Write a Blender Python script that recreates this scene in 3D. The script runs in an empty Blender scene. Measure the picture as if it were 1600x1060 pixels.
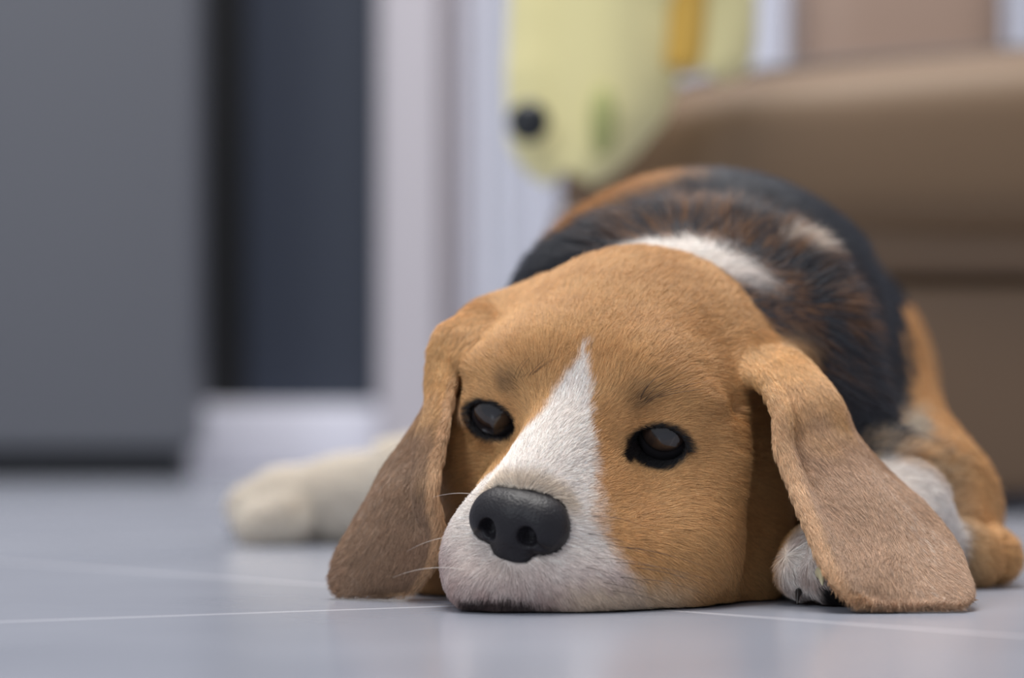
import bpy, math
import numpy as np
from mathutils import Vector, Matrix
from mathutils.kdtree import KDTree

FUR = True
S = bpy.context.scene
COL = S.collection
rng = np.random.default_rng(7)

# ------------------------------------------------------------------ camera
HZ, FPX, CAMH = 640.0, 5000.0, 0.07          # horizon row, focal length in pixels, camera height (m)
cam_d = bpy.data.cameras.new('camera'); cam = bpy.data.objects.new('camera', cam_d); COL.objects.link(cam)
cam.location = (0, 0, CAMH); cam.rotation_euler = (math.pi/2, 0, 0)
cam_d.sensor_width = 36.0; cam_d.lens = FPX*36.0/1600.0
cam_d.shift_y = (HZ-530.0)/1600.0
cam_d.clip_start = 0.05; cam_d.clip_end = 60
cam_d.dof.use_dof = True; cam_d.dof.focus_distance = 1.128; cam_d.dof.aperture_fstop = 5.4
S.camera = cam
# ------------------------------------------------------------------ world, light, exposure
w = bpy.data.worlds.new('world'); S.world = w; w.use_nodes = True
bg = w.node_tree.nodes['Background']; bg.inputs[0].default_value = (0.88, 0.91, 1.0, 1); bg.inputs[1].default_value = 0.42
def area(name, loc, target, sx, sy, power, col):
    l = bpy.data.lights.new(name, 'AREA'); l.shape = 'RECTANGLE'; l.size = sx; l.size_y = sy; l.energy = power; l.color = col
    o = bpy.data.objects.new(name, l); COL.objects.link(o); o.location = loc
    o.rotation_euler = (Vector(target)-Vector(loc)).to_track_quat('-Z', 'Y').to_euler()
    return o
area('ceiling_light', (-0.1, 1.7, 2.4), (0.05, 1.3, 0), 1.2, 1.2, 46, (1.0, 0.97, 0.93))
area('fill_light_far', (0.2, 2.7, 2.3), (0.2, 3.0, 0), 1.0, 0.6, 12, (1.0, 0.97, 0.95))  # unseen lamp added to brighten the door frame and far wall
area('window_light', (-1.3, -0.6, 1.5), (0.05, 1.2, 0.05), 0.55, 0.7, 12, (0.86, 0.93, 1.0))
S.view_settings.view_transform = 'Standard'; S.view_settings.look = 'None'
S.view_settings.exposure = 0.6; S.view_settings.gamma = 1.0; S.view_settings.use_curve_mapping = False

def W(px, py, d):
    return np.array([(px-800.0)*d/FPX, d, CAMH-(py-HZ)*d/FPX])
def lin(c):
    c = np.asarray(c, float)/255.0
    return np.where(c <= 0.04045, c/12.92, ((c+0.055)/1.055)**2.4)

# ------------------------------------------------------------------ materials
def mat(name, rgb, rough=0.5, metal=0.0, noise=None, bump=None, coat=0.0, sheen=0.0, spec=0.5):
    m = bpy.data.materials.new(name); m.use_nodes = True; nt = m.node_tree; b = nt.nodes['Principled BSDF']
    c = tuple(lin(rgb))+(1,)
    b.inputs['Base Color'].default_value = c; b.inputs['Roughness'].default_value = rough; b.inputs['Metallic'].default_value = metal
    b.inputs['Coat Weight'].default_value = coat; b.inputs['Sheen Weight'].default_value = sheen
    b.inputs['Specular IOR Level'].default_value = spec
    tc = nt.nodes.new('ShaderNodeTexCoord')
    if noise:
        n = nt.nodes.new('ShaderNodeTexNoise'); n.inputs['Scale'].default_value = noise[0]; n.inputs['Detail'].default_value = 4
        nt.links.new(tc.outputs['Object'], n.inputs['Vector'])
        mx = nt.nodes.new('ShaderNodeMix'); mx.data_type = 'RGBA'
        mx.inputs['A'].default_value = c; mx.inputs['B'].default_value = tuple(lin(noise[1]))+(1,)
        nt.links.new(n.outputs['Fac'], mx.inputs['Factor']); nt.links.new(mx.outputs['Result'], b.inputs['Base Color'])
    if bump:
        n = nt.nodes.new('ShaderNodeTexNoise'); n.inputs['Scale'].default_value = bump[0]; n.inputs['Detail'].default_value = 3
        nt.links.new(tc.outputs['Object'], n.inputs['Vector'])
        bp = nt.nodes.new('ShaderNodeBump'); bp.inputs['Strength'].default_value = bump[1]; bp.inputs['Distance'].default_value = bump[2]
        nt.links.new(n.outputs['Fac'], bp.inputs['Height']); nt.links.new(bp.outputs['Normal'], b.inputs['Normal'])
    return m

def tile_floor_material():
    m = bpy.data.materials.new('grey_floor_tiles'); m.use_nodes = True; nt = m.node_tree; b = nt.nodes['Principled BSDF']
    N = nt.nodes.new; L = nt.links.new
    tc = N('ShaderNodeTexCoord')
    def line(p0, ang, tile):
        # distance to the nearest of a family of parallel joints through p0, spaced by tile
        d = N('ShaderNodeVectorMath'); d.operation = 'DOT_PRODUCT'
        nx, ny = -math.sin(ang), math.cos(ang)
        d.inputs[1].default_value = (nx, ny, 0); L(tc.outputs['Object'], d.inputs[0])
        a = N('ShaderNodeMath'); a.operation = 'ADD'; a.inputs[1].default_value = -(p0[0]*nx+p0[1]*ny)+tile/2+tile*20; L(d.outputs['Value'], a.inputs[0])
        mo = N('ShaderNodeMath'); mo.operation = 'MODULO'; mo.inputs[1].default_value = tile; L(a.outputs[0], mo.inputs[0])
        s = N('ShaderNodeMath'); s.operation = 'SUBTRACT'; s.inputs[1].default_value = tile/2; L(mo.outputs[0], s.inputs[0])
        ab = N('ShaderNodeMath'); ab.operation = 'ABSOLUTE'; L(s.outputs[0], ab.inputs[0])
        return ab
    la = line(GA0, GANG_A, 0.60); lb = line(GB0, GANG_B, 0.60)
    mn = N('ShaderNodeMath'); mn.operation = 'MINIMUM'; L(la.outputs[0], mn.inputs[0]); L(lb.outputs[0], mn.inputs[1])
    mr = N('ShaderNodeMapRange'); mr.inputs['From Min'].default_value = 0.0014; mr.inputs['From Max'].default_value = 0.0026
    mr.inputs['To Min'].default_value = 1; mr.inputs['To Max'].default_value = 0; L(mn.outputs[0], mr.inputs['Value'])
    n = N('ShaderNodeTexNoise'); n.inputs['Scale'].default_value = 5; n.inputs['Detail'].default_value = 6; L(tc.outputs['Object'], n.inputs['Vector'])
    mx = N('ShaderNodeMix'); mx.data_type = 'RGBA'
    mx.inputs['A'].default_value = tuple(lin((146, 150, 162)))+(1,); mx.inputs['B'].default_value = tuple(lin((160, 163, 173)))+(1,)
    L(n.outputs['Fac'], mx.inputs['Factor'])
    m2 = N('ShaderNodeMix'); m2.data_type = 'RGBA'; m2.inputs['B'].default_value = tuple(lin((205, 205, 212)))+(1,)
    L(mx.outputs['Result'], m2.inputs['A']); L(mr.outputs[0], m2.inputs['Factor']); L(m2.outputs['Result'], b.inputs['Base Color'])
    rr = N('ShaderNodeMapRange'); rr.inputs['To Min'].default_value = 0.16; rr.inputs['To Max'].default_value = 0.26; L(n.outputs['Fac'], rr.inputs['Value'])
    L(rr.outputs[0], b.inputs['Roughness'])
    n2 = N('ShaderNodeTexNoise'); n2.inputs['Scale'].default_value = 90; n2.inputs['Detail'].default_value = 2; L(tc.outputs['Object'], n2.inputs['Vector'])
    bp = N('ShaderNodeBump'); bp.inputs['Strength'].default_value = 0.05; bp.inputs['Distance'].default_value = 0.001
    L(n2.outputs['Fac'], bp.inputs['Height']); L(bp.outputs['Normal'], b.inputs['Normal'])
    return m

# ------------------------------------------------------------------ mesh helpers
def mesh_obj(name, verts, faces, m, parent=None, smooth=True):
    me = bpy.data.meshes.new(name); me.from_pydata([tuple(v) for v in verts], [], [tuple(f) for f in faces]); me.update()
    if smooth: me.polygons.foreach_set('use_smooth', [True]*len(me.polygons))
    if m: me.materials.append(m)
    o = bpy.data.objects.new(name, me); COL.objects.link(o)
    if parent: o.parent = parent
    return o
def box(name, lo, hi, m, parent=None, bevel=0.0, seg=3):
    x0, y0, z0 = lo; x1, y1, z1 = hi
    v = [(x0,y0,z0),(x1,y0,z0),(x1,y1,z0),(x0,y1,z0),(x0,y0,z1),(x1,y0,z1),(x1,y1,z1),(x0,y1,z1)]
    f = [(3,2,1,0),(4,5,6,7),(0,1,5,4),(1,2,6,5),(2,3,7,6),(3,0,4,7)]
    o = mesh_obj(name, v, f, m, parent, smooth=False)
    if bevel:
        md = o.modifiers.new('bevel', 'BEVEL'); md.width = bevel; md.segments = seg
        o.data.polygons.foreach_set('use_smooth', [True]*6)
    return o
def tag(o, label=None, cat=None, kind=None, group=None):
    if label: o['label'] = label
    if cat: o['category'] = cat
    if kind: o['kind'] = kind
    if group: o['group'] = group
    return o
def empty(name, loc):
    o = bpy.data.objects.new(name, None); COL.objects.link(o); o.location = loc; o.empty_display_size = 0.05
    return o
def keep(o, parent):      # parent while keeping the world-space mesh where it is
    o.parent = parent; o.matrix_parent_inverse = Matrix.Translation(-Vector(parent.location))
    return o

#SETTING
# ------------------------------------------------------------------ floor and far side of the room
def fl(px, py):           # floor point seen at a pixel
    d = FPX*CAMH/(py-HZ); return ((px-800.0)*d/FPX, d)
a0, a1 = fl(0, 972), fl(690, 948); b0, b1 = fl(100, 885), fl(1600, 995)
GA0, GANG_A = a0, math.atan2(a1[1]-a0[1], a1[0]-a0[0])
GB0, GANG_B = b0, math.atan2(b1[1]-b0[1], b1[0]-b0[0])
floor = box('floor', (-4, -1.5, -0.02), (4, 3.75, 0), tile_floor_material()); tag(floor, kind='structure')
m_wall = mat('painted_wall', (196, 194, 202), 0.7)
m_white = mat('white_frame', (196, 191, 197), 0.45)
m_white2 = mat('white_frame_cool', (220, 220, 232), 0.45)
m_greyw = mat('grey_frame', (154, 147, 152), 0.5)
YB = 3.45
def sx(px, d): return (px-800.0)*d/FPX
wall = box('wall_back', (-4, YB+0.12, 0), (4, YB+0.27, 2.6), m_wall); tag(wall, kind='structure')

# sliding door with navy glass in a white frame
m_navy = mat('navy_door_panel', (38, 45, 60), 0.45, noise=(1.2, (44, 51, 66)))
m_dark = mat('dark_gap', (8, 11, 18), 0.6)
door = empty('door_1', (sx(450, YB), YB, 0)); tag(door, kind='structure')
zrail = CAMH+ (HZ-632)*YB/FPX
keep(box('door_panel', (sx(382, YB), YB+0.03, zrail), (sx(595, YB), YB+0.06, 2.2), m_navy), door)
keep(box('recess_shade', (sx(240, YB), YB+0.065, zrail), (sx(386, YB), YB+0.10, 2.2), m_dark), door)  # near-black board painted as the shade of the recess beside the panel
keep(box('bottom_rail', (sx(240, YB), YB-0.005, 0.0), (sx(600, YB), YB+0.09, zrail), m_white2, bevel=0.004), door)
keep(box('door_jamb', (sx(592, YB), YB-0.03, 0.0), (sx(690, YB), YB+0.10, 2.3), m_white, bevel=0.006), door)
trim = box('trim_1', (sx(690, YB), YB+0.0, 0.0), (sx(726, YB), YB+0.11, 2.3), m_greyw, bevel=0.003); tag(trim, kind='structure')
trim2 = box('trim_2', (sx(726, YB), YB-0.02, 0.0), (sx(762, YB), YB+0.11, 2.3), m_white2, bevel=0.006); tag(trim2, kind='structure')
# pleated pale curtain beside the frame
def curtain(name, x0, x1, y, z0, z1, m, folds, amp):
    n = 160; rows = 14; v = []; f = []
    for j in range(rows+1):
        z = z0+(z1-z0)*j/rows
        for i in range(n+1):
            t = i/n; ph = t*folds*2*math.pi
            v.append((x0+(x1-x0)*t+0.004*math.sin(ph*0.5+j*0.1), y+amp*math.sin(ph+0.3*math.sin(j*0.4))*(0.8+0.2*math.sin(t*9)), z))
    for j in range(rows):
        for i in range(n):
            a = j*(n+1)+i; f.append((a, a+1, a+n+2, a+n+1))
    o = mesh_obj(name, v, f, m); md = o.modifiers.new('thick', 'SOLIDIFY'); md.thickness = 0.002
    return o
m_cur = mat('curtain_cloth', (200, 202, 213), 0.85, sheen=0.2)
cu = curtain('curtain', sx(764, 3.35), sx(1700, 3.35), 3.38, 0.02, 2.3, m_cur, 26, 0.018)
tag(cu, 'pale bluish white pleated curtain hanging behind the brown sofa', 'curtain')

# grey cabinet standing at the left
m_grey = mat('grey_cabinet', (95, 97, 103), 0.42, noise=(0.8, (88, 90, 97)))
YC = 3.10
cab = empty('cabinet', (sx(60, YC), YC, 0)); tag(cab, 'tall plain grey cabinet on a dark plinth beside the navy door', 'cabinet')
zb = CAMH-(702-HZ)*YC/FPX
keep(box('cabinet_body', (sx(-420, YC), YC, zb), (sx(303, YC), YC+0.12, 1.9), m_grey, bevel=0.006), cab)
keep(box('plinth', (sx(-410, YC), YC+0.03, 0), (sx(280, YC), YC+0.11, zb), mat('plinth_dark', (20, 23, 30), 0.5)), cab)

# ------------------------------------------------------------------ sofa
m_lea = mat('brown_leather', (106, 82, 58), 0.62, noise=(3, (100, 78, 54)), bump=(160, 0.25, 0.0012))
m_lea2 = mat('brown_leather_front', (98, 76, 55), 0.45, bump=(160, 0.25, 0.0012))
m_back = mat('light_brown_leather', (150, 128, 114), 0.5, bump=(160, 0.25, 0.0012))
YS = 2.12
def soft_block(name, x0, x1, y0, y1, z0, z1, r, crown, m, parent, nx=48, ny=24, nz=16, tilt=0.0, e=4.0):
    """a stuffed block: superellipsoid cross sections, crowned top"""
    v = []; f = []; n1, n2 = 96, 48
    cx, cy, cz = (x0+x1)/2, (y0+y1)/2, (z0+z1)/2; hx, hy, hz = (x1-x0)/2, (y1-y0)/2, (z1-z0)/2
    def sp(c, p): return math.copysign(abs(c)**p, c)
    for j in range(n2+1):
        ph = -math.pi/2+math.pi*j/n2
        for i in range(n1):
            th = 2*math.pi*i/n1
            x = sp(math.cos(ph), 2/e)*sp(math.cos(th), 2/e)*hx; y = sp(math.cos(ph), 2/e)*sp(math.sin(th), 2/e)*hy; z = sp(math.sin(ph), 2/e)*hz
            z += crown*max(0, z/hz)*(1-(x/hx)**2)+tilt*x
            v.append((cx+x, cy+y, cz+z))
    for j in range(n2):
        for i in range(n1):
            a = j*n1+i; b_ = j*n1+(i+1) % n1; f.append((a, b_, b_+n1, a+n1))
    return keep(mesh_obj(name, v, f, m), parent)
sofa = empty('sofa', (sx(1500, YS), YS, 0)); tag(sofa, 'brown leather sofa with a rounded seat cushion standing behind the beagle', 'sofa')
def zc(py, d): return CAMH-(py-HZ)*d/FPX
xl, xr = sx(862, YS), sx(862, YS)+1.25
soft_block('seat_cushion', sx(885, YS), xr-0.02, YS-0.03, YS+0.50, zc(385, YS), zc(52, YS), 0.03, 0.012, m_lea, sofa, tilt=0.03, e=4.2)
keep(box('front_panel', (xl, YS, zc(432, YS)), (xr, YS+0.56, zc(372, YS)+0.02), m_lea2, bevel=0.012, seg=5), sofa)
keep(box('lower_panel', (xl+0.003, YS+0.006, zc(775, YS)), (xr-0.003, YS+0.55, zc(440, YS)), m_lea2, bevel=0.01, seg=5), sofa)
keep(box('frame', (xl+0.01, YS+0.02, zc(445, YS)), (xr-0.01, YS+0.5, zc(430, YS)), m_dark), sofa)
soft_block('backrest', sx(1238, YS+0.6), sx(1556, YS+0.6), YS+0.50, YS+0.72, zc(300, YS), zc(-330, YS), 0.03, 0.02, m_back, sofa, e=5)
def tube(name, pts, r, m, parent):
    v = []; f = []; n = 12; P_ = np.array(pts)
    for j, p_ in enumerate(P_):
        for i in range(n):
            th = 2*math.pi*i/n; v.append((p_[0], p_[1]+r*math.cos(th), p_[2]+r*math.sin(th)))
    for j in range(len(P_)-1):
        for i in range(n): a = j*n+i; b_ = j*n+(i+1) % n; f.append((a, b_, b_+n, a+n))
    f += [tuple(range(n))[::-1], tuple(range((len(P_)-1)*n, len(P_)*n))]
    return keep(mesh_obj(name, v, f, m), parent)
tube('seat_rear_shade', [W(px, py, YS+0.13) for px, py in ((1045, 150), (1100, 134), (1200, 116), (1320, 102), (1450, 92), (1600, 84), (1800, 78))], 0.006, mat('dark_seat_shade', (62, 50, 44), 0.6), sofa)  # dark brown tube added to draw the shade behind the seat cushion
for ax, ay in ((xl+0.04, YS+0.05), (xr-0.04, YS+0.05), (xl+0.04, YS+0.5), (xr-0.04, YS+0.5)):
    keep(box('leg', (ax-0.02, ay-0.02, 0), (ax+0.02, ay+0.02, zc(770, YS)), m_dark, bevel=0.003), sofa)

# yellow cushion-like cloth hanging over the left end of the sofa
m_yel = mat('yellow_cloth', (224, 214, 160), 0.9, sheen=0.3, noise=(8, (217, 206, 146)))
m_ora = mat('ochre_cloth', (200, 160, 74), 0.9)
def loft_cloth(name, pts, d, thick, m, parent=None, wav=0.006):
    """thick soft sheet bounded left/right by rows of pixels, hung at distance d"""
    v = []; f = []; n = 24; rows = len(pts)*6
    P = np.array(pts, float); T = np.linspace(0, len(pts)-1, rows)
    R = np.stack([np.interp(T, range(len(pts)), P[:, k]) for k in range(3)], 1)
    for (y, xa, xb) in R:
        for i in range(n+1):
            t = i/n; px = xa+(xb-xa)*t
            q = W(px, y, d); q[1] += wav*math.sin(px*0.045)+0.03*(2*t-1)**4
            v.append(q)
    for j in range(rows-1):
        for i in range(n):
            a = j*(n+1)+i; f.append((a, a+n+1, a+n+2, a+1))
    o = mesh_obj(name, v, f, m); md = o.modifiers.new('thick', 'SOLIDIFY'); md.thickness = thick; md.offset = 0
    ms = o.modifiers.new('sub', 'SUBSURF'); ms.levels = 1; ms.render_levels = 1
    if parent: keep(o, parent)
    return o
YY = 2.06
cl = empty('cushion', tuple(W(930, 250, YY))); tag(cl, 'pale yellow cushion with an ochre stripe hanging over the sofa corner', 'cushion')
loft_cloth('cushion_cover', [(-160, 812, 1180), (0, 808, 1068), (60, 806, 1062), (110, 803, 1052), (170, 806, 1030), (220, 812, 985), (250, 835, 950), (268, 870, 915)], YY, 0.02, m_yel, cl)
loft_cloth('ochre_stripe', [(-160, 1046, 1092), (0, 1050, 1090), (60, 1052, 1086), (108, 1052, 1078)], YY+0.012, 0.018, m_ora, cl)
loft_cloth('side_flap', [(-160, 1075, 1175), (0, 1075, 1174), (50, 1070, 1172), (95, 1062, 1165), (112, 1060, 1120)], YY+0.02, 0.015, m_yel, cl)
def ball(name, c, r, m, parent, squash=(1, 1, 1)):
    v = []; f = []; n1, n2 = 24, 14
    for j in range(n2+1):
        ph = -math.pi/2+math.pi*j/n2
        for i in range(n1):
            th = 2*math.pi*i/n1; v.append((c[0]+r*squash[0]*math.cos(ph)*math.cos(th), c[1]+r*squash[1]*math.cos(ph)*math.sin(th), c[2]+r*squash[2]*math.sin(ph)))
    for j in range(n2):
        for i in range(n1):
            a = j*n1+i; b_ = j*n1+(i+1) % n1; f.append((a, b_, b_+n1, a+n1))
    return keep(mesh_obj(name, v, f, m), parent)
ball('button', W(826, 190, YY-0.03), 0.0135, mat('black_button', (16, 20, 26), 0.3), cl, (1, 0.5, 1))
ball('green_mark', W(942, 190, YY-0.02), 0.017, mat('olive_mark', (158, 160, 104), 0.9), cl, (0.5, 0.4, 1.3))

#DOG
# ------------------------------------------------------------------ implicit-surface modelling
def smoothstep(a, b, x):
    t = np.clip((x-a)/(b-a), 0, 1); return t*t*(3-2*t)
class Grid:
    def __init__(s, lo, hi, h):
        s.lo = np.array(lo, float); s.h = h; s.n = np.ceil((np.array(hi)-s.lo)/h).astype(int)+1
        s.F = np.full(s.n, 0.05, np.float32)
    def sub(s, lo, hi):
        i0 = np.clip(np.floor((np.array(lo)-s.lo)/s.h).astype(int), 0, s.n-1); i1 = np.clip(np.ceil((np.array(hi)-s.lo)/s.h).astype(int)+1, 1, s.n)
        sl = tuple(slice(a, b) for a, b in zip(i0, i1))
        ax = [(s.lo[k]+s.h*np.arange(i0[k], i1[k])).astype(np.float32) for k in range(3)]
        return sl, np.meshgrid(*ax, indexing='ij')
    def op(s, d, sl, k, mode):
        A = s.F[sl]
        if mode == 'add':
            if k > 0:
                hh = np.clip(0.5+0.5*(A-d)/k, 0, 1); s.F[sl] = A*(1-hh)+d*hh-k*hh*(1-hh)
            else: s.F[sl] = np.minimum(A, d)
        else:   # subtract
            if k > 0:
                hh = np.clip(0.5-0.5*(A+d)/k, 0, 1); s.F[sl] = A*(1-hh)-d*hh+k*hh*(1-hh)
            else: s.F[sl] = np.maximum(A, -d)
    def ell(s, c, r, R=None, k=0.01, mode='add'):
        c = np.array(c, float); r = np.array(r, float); m = r.max()+k*1.5+0.004
        sl, (X, Y, Z) = s.sub(c-m, c+m); X = X-c[0]; Y = Y-c[1]; Z = Z-c[2]
        if R is not None:      # rows of R are the local axes in world coordinates
            X, Y, Z = (R[i, 0]*X+R[i, 1]*Y+R[i, 2]*Z for i in range(3))
        k0 = np.sqrt((X/r[0])**2+(Y/r[1])**2+(Z/r[2])**2)+1e-9; k1 = np.sqrt((X/r[0]**2)**2+(Y/r[1]**2)**2+(Z/r[2]**2)**2)+1e-9
        s.op(k0*(k0-1)/k1, sl, k, mode)
    def cone(s, a, b, ra, rb, k=0.01, mode='add', flat=None):
        a = np.array(a, float); b = np.array(b, float); m = max(ra, rb)+k*1.5+0.004
        sl, (X, Y, Z) = s.sub(np.minimum(a, b)-m, np.maximum(a, b)+m)
        ab = b-a; L = (ab**2).sum(); X = X-a[0]; Y = Y-a[1]; Z = Z-a[2]
        t = np.clip((X*ab[0]+Y*ab[1]+Z*ab[2])/L, 0, 1); tt = t
        d = np.sqrt((X-t*ab[0])**2+(Y-t*ab[1])**2+(Z-t*ab[2])**2)-(ra+(rb-ra)*tt)
        s.op(d, sl, k, mode)
    def sheet(s, P, R, k=0.004):
        """P: dense points on a thin sheet, R radius at each: union of tiny balls"""
        D = np.full(s.n, 1.0, np.float32) if False else None
        lo = P.min(0)-0.02; hi = P.max(0)+0.02; sl, (X, Y, Z) = s.sub(lo, hi)
        D = np.full(X.shape, 0.05, np.float32); o = np.array([X[0, 0, 0], Y[0, 0, 0], Z[0, 0, 0]])
        m = 5; off = np.stack(np.meshgrid(*[np.arange(-m, m+1)]*3, indexing='ij'), -1).reshape(-1, 3)
        base = np.round((P-o)/s.h).astype(int)
        for c0 in range(0, len(P), 4000):
            b = base[c0:c0+4000]; idx = b[:, None, :]+off[None]
            pos = o+idx*s.h
            d = np.sqrt(((pos-P[c0:c0+4000][:, None, :])**2).sum(-1))-R[c0:c0+4000][:, None]
            ok = ((idx >= 0) & (idx < np.array(D.shape))).all(-1)
            ii = idx[ok]; flat = np.ravel_multi_index(ii.T, D.shape)
            np.minimum.at(D.reshape(-1), flat, d[ok].astype(np.float32))
        s.op(D, sl, k, 'add')
    def mesh(s):
        F = s.F; ins = F < 0; n = F.shape
        # cells that hold a surface crossing
        c = np.zeros((n[0]-1, n[1]-1, n[2]-1), np.int8)
        for i in (0, 1):
            for j in (0, 1):
                for k in (0, 1): c += ins[i:n[0]-1+i, j:n[1]-1+j, k:n[2]-1+k]
        act = (c > 0) & (c < 8); cells = np.argwhere(act); cid = np.full(act.shape, -1, np.int64); cid[act] = np.arange(len(cells))
        acc = np.zeros((len(cells), 3)); cnt = np.zeros(len(cells))
        corners = [(i, j, k) for i in (0, 1) for j in (0, 1) for k in (0, 1)]
        vals = {q: F[cells[:, 0]+q[0], cells[:, 1]+q[1], cells[:, 2]+q[2]].astype(float) for q in corners}
        for q in corners:
            for ax in range(3):
                if q[ax] == 0:
                    q2 = list(q); q2[ax] = 1; q2 = tuple(q2); a, b = vals[q], vals[q2]; cr = (a < 0) != (b < 0)
                    t = np.where(cr, a/np.where(cr, a-b, 1), 0); p = np.tile(np.array(q, float), (len(cells), 1)); p[:, ax] = t
                    acc[cr] += p[cr]; cnt[cr] += 1
        V = (cells+acc/cnt[:, None])*s.h+s.lo
        Q = []
        for ax in range(3):
            a = [slice(None)]*3; b = [slice(None)]*3; a[ax] = slice(0, -1); b[ax] = slice(1, None)
            A, B = ins[tuple(a)], ins[tuple(b)]; e = np.argwhere(A != B); u, v = (ax+1) % 3, (ax+2) % 3
            e = e[(e[:, u] > 0) & (e[:, v] > 0) & (e[:, u] < n[u]-1) & (e[:, v] < n[v]-1)]
            g = A[e[:, 0], e[:, 1], e[:, 2]]
            def C(du, dv):
                q = e.copy(); q[:, u] -= du; q[:, v] -= dv; return cid[q[:, 0], q[:, 1], q[:, 2]]
            q = np.stack([C(1, 1), C(0, 1), C(0, 0), C(1, 0)], 1); q[~g] = q[~g][:, ::-1]; Q.append(q)
        return V, np.concatenate(Q)

# deterministic value noise
_perm = np.random.default_rng(3).random((64, 64, 64)).astype(np.float32)
def vnoise(P, sc):
    Q = P*sc; i = np.floor(Q).astype(int); f = Q-i; f = f*f*(3-2*f); r = 0
    for a in (0, 1):
        for b in (0, 1):
            for c in (0, 1):
                wgt = (f[:, 0] if a else 1-f[:, 0])*(f[:, 1] if b else 1-f[:, 1])*(f[:, 2] if c else 1-f[:, 2])
                r = r+wgt*_perm[(i[:, 0]+a) & 63, (i[:, 1]+b) & 63, (i[:, 2]+c) & 63]
    return r*2-1

# ------------------------------------------------------------------ head frame (cm): x to the dog's left, y forward, z up; origin between the eyes
YAW, PITCH, ROLL = map(math.radians, (20, 18, 8))
fw = np.array([-math.sin(YAW)*math.cos(PITCH), -math.cos(YAW)*math.cos(PITCH), -math.sin(PITCH)])
rt0 = np.array([math.cos(YAW), -math.sin(YAW), 0.0]); up0 = np.cross(fw, rt0)
if up0[2] < 0: up0 = -up0
rt = rt0*math.cos(ROLL)-up0*math.sin(ROLL); up = up0*math.cos(ROLL)+rt0*math.sin(ROLL)
HR = np.stack([rt, fw, up]); HO = np.array([0.0236, 1.155, 0.0637])
def H(x, y, z): return HO+(np.array([x, y, z], float)*0.01)@HR
def toH(P): return (P-HO)@HR.T*100
SHAPES = []
h = 0.0015
G = Grid((-0.20, 1.03, -0.008), (0.27, 1.79, 0.205), h)
def he(x, y, z, r, k=1.0, mode='add', sym=False, tilt=None):
    for s_ in ((1, -1) if sym else (1,)):
        R = HR
        if tilt is not None:   # rotate local axes about head y (roll) / z (yaw) / x, degrees
            ax, an = tilt; an = math.radians(an*(s_ if ax in 'yz' else 1)); c, sn = math.cos(an), math.sin(an)
            M = {'x': np.array([[1,0,0],[0,c,sn],[0,-sn,c]]), 'y': np.array([[c,0,-sn],[0,1,0],[sn,0,c]]), 'z': np.array([[c,sn,0],[-sn,c,0],[0,0,1]])}[ax]
            R = M@HR
        G.ell(H(x*s_, y, z), np.array(r)*0.01, R, k*0.01, mode)
def hc(a, b, ra, rb, k=1.0, mode='add', sym=False):
    for s_ in ((1, -1) if sym else (1,)):
        G.cone(H(a[0]*s_, a[1], a[2]), H(b[0]*s_, b[1], b[2]), ra*0.01, rb*0.01, k*0.01, mode)

# --- trunk and legs (world coordinates, metres)
G.ell((0.087, 1.42, 0.080), (0.087, 0.11, 0.091), None, 0.0)
G.ell((0.100, 1.55, 0.080), (0.088, 0.12, 0.086), None, 0.04)
G.ell((0.120, 1.60, 0.075), (0.088, 0.09, 0.078), None, 0.04)
G.cone((0.050, 1.27, 0.062), (0.075, 1.36, 0.078), 0.056, 0.078, 0.03)
G.ell((0.066, 1.305, 0.066), (0.070, 0.05, 0.068), None, 0.02)         # scruff
RUFF = [W(872, 490, 1.285), W(905, 450, 1.285), W(965, 418, 1.287), W(1055, 396, 1.29), W(1150, 404, 1.29), W(1222, 440, 1.285), W(1268, 515, 1.275), W(1296, 620, 1.265)]
for a_, b_ in zip(RUFF[:-1], RUFF[1:]): G.cone(a_, b_, 0.0125, 0.0125, 0.008)
G.ell((0.150, 1.45, 0.062), (0.040, 0.075, 0.060), None, 0.02)        # left thigh
G.cone((0.148, 1.40, 0.050), (0.167, 1.31, 0.030), 0.042, 0.031, 0.015)
G.cone((0.168, 1.32, 0.022), (0.176, 1.285, 0.016), 0.024, 0.0175, 0.012)
for tx, ty, r_ in ((0.169, 1.256, .0112), (0.1800, 1.253, .0115), (0.1910, 1.262, .0095), (0.161, 1.268, .011)):
    G.cone((tx-0.002, ty+0.02, 0.015), (tx, ty, 0.0115), r_*0.95, r_, 0.0015)
G.cone(W(1425, 752, 1.325), W(1500, 738, 1.335), 0.001, 0.001, 0.008, 'sub')
# left foreleg, folded under the ear
G.cone((0.10, 1.31, 0.055), (0.145, 1.25, 0.030), 0.038, 0.024, 0.02)
# right foreleg, tucked beneath the chest
G.cone((0.03, 1.33, 0.05), (-0.005, 1.27, 0.022), 0.035, 0.022, 0.02)
G.cone((-0.005, 1.27, 0.020), (0.012, 1.22, 0.014), 0.020, 0.014, 0.01)
# tail, lying on the floor behind
G.cone((0.10, 1.66, 0.075), (0.085, 1.715, 0.030), 0.016, 0.012, 0.015)
G.cone((0.085, 1.715, 0.030), (0.13, 1.755, 0.011), 0.012, 0.009, 0.006)
# right hind leg stretched out sideways
G.cone((0.06, 1.56, 0.055), (0.01, 1.60, 0.036), 0.05, 0.036, 0.02)
G.cone((0.01, 1.60, 0.034), (-0.085, 1.655, 0.024), 0.033, 0.0195, 0.01)
G.cone((-0.085, 1.655, 0.0225), (-0.118, 1.658, 0.0200), 0.0195, 0.0185, 0.01)
for ty, tz, tx in ((1.640, 0.014, -0.129), (1.652, 0.022, -0.134), (1.667, 0.022, -0.132), (1.677, 0.014, -0.126)):
    G.cone((-0.115, ty, tz), (tx, ty, tz-0.003), 0.013, 0.0115, 0.005)

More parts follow.
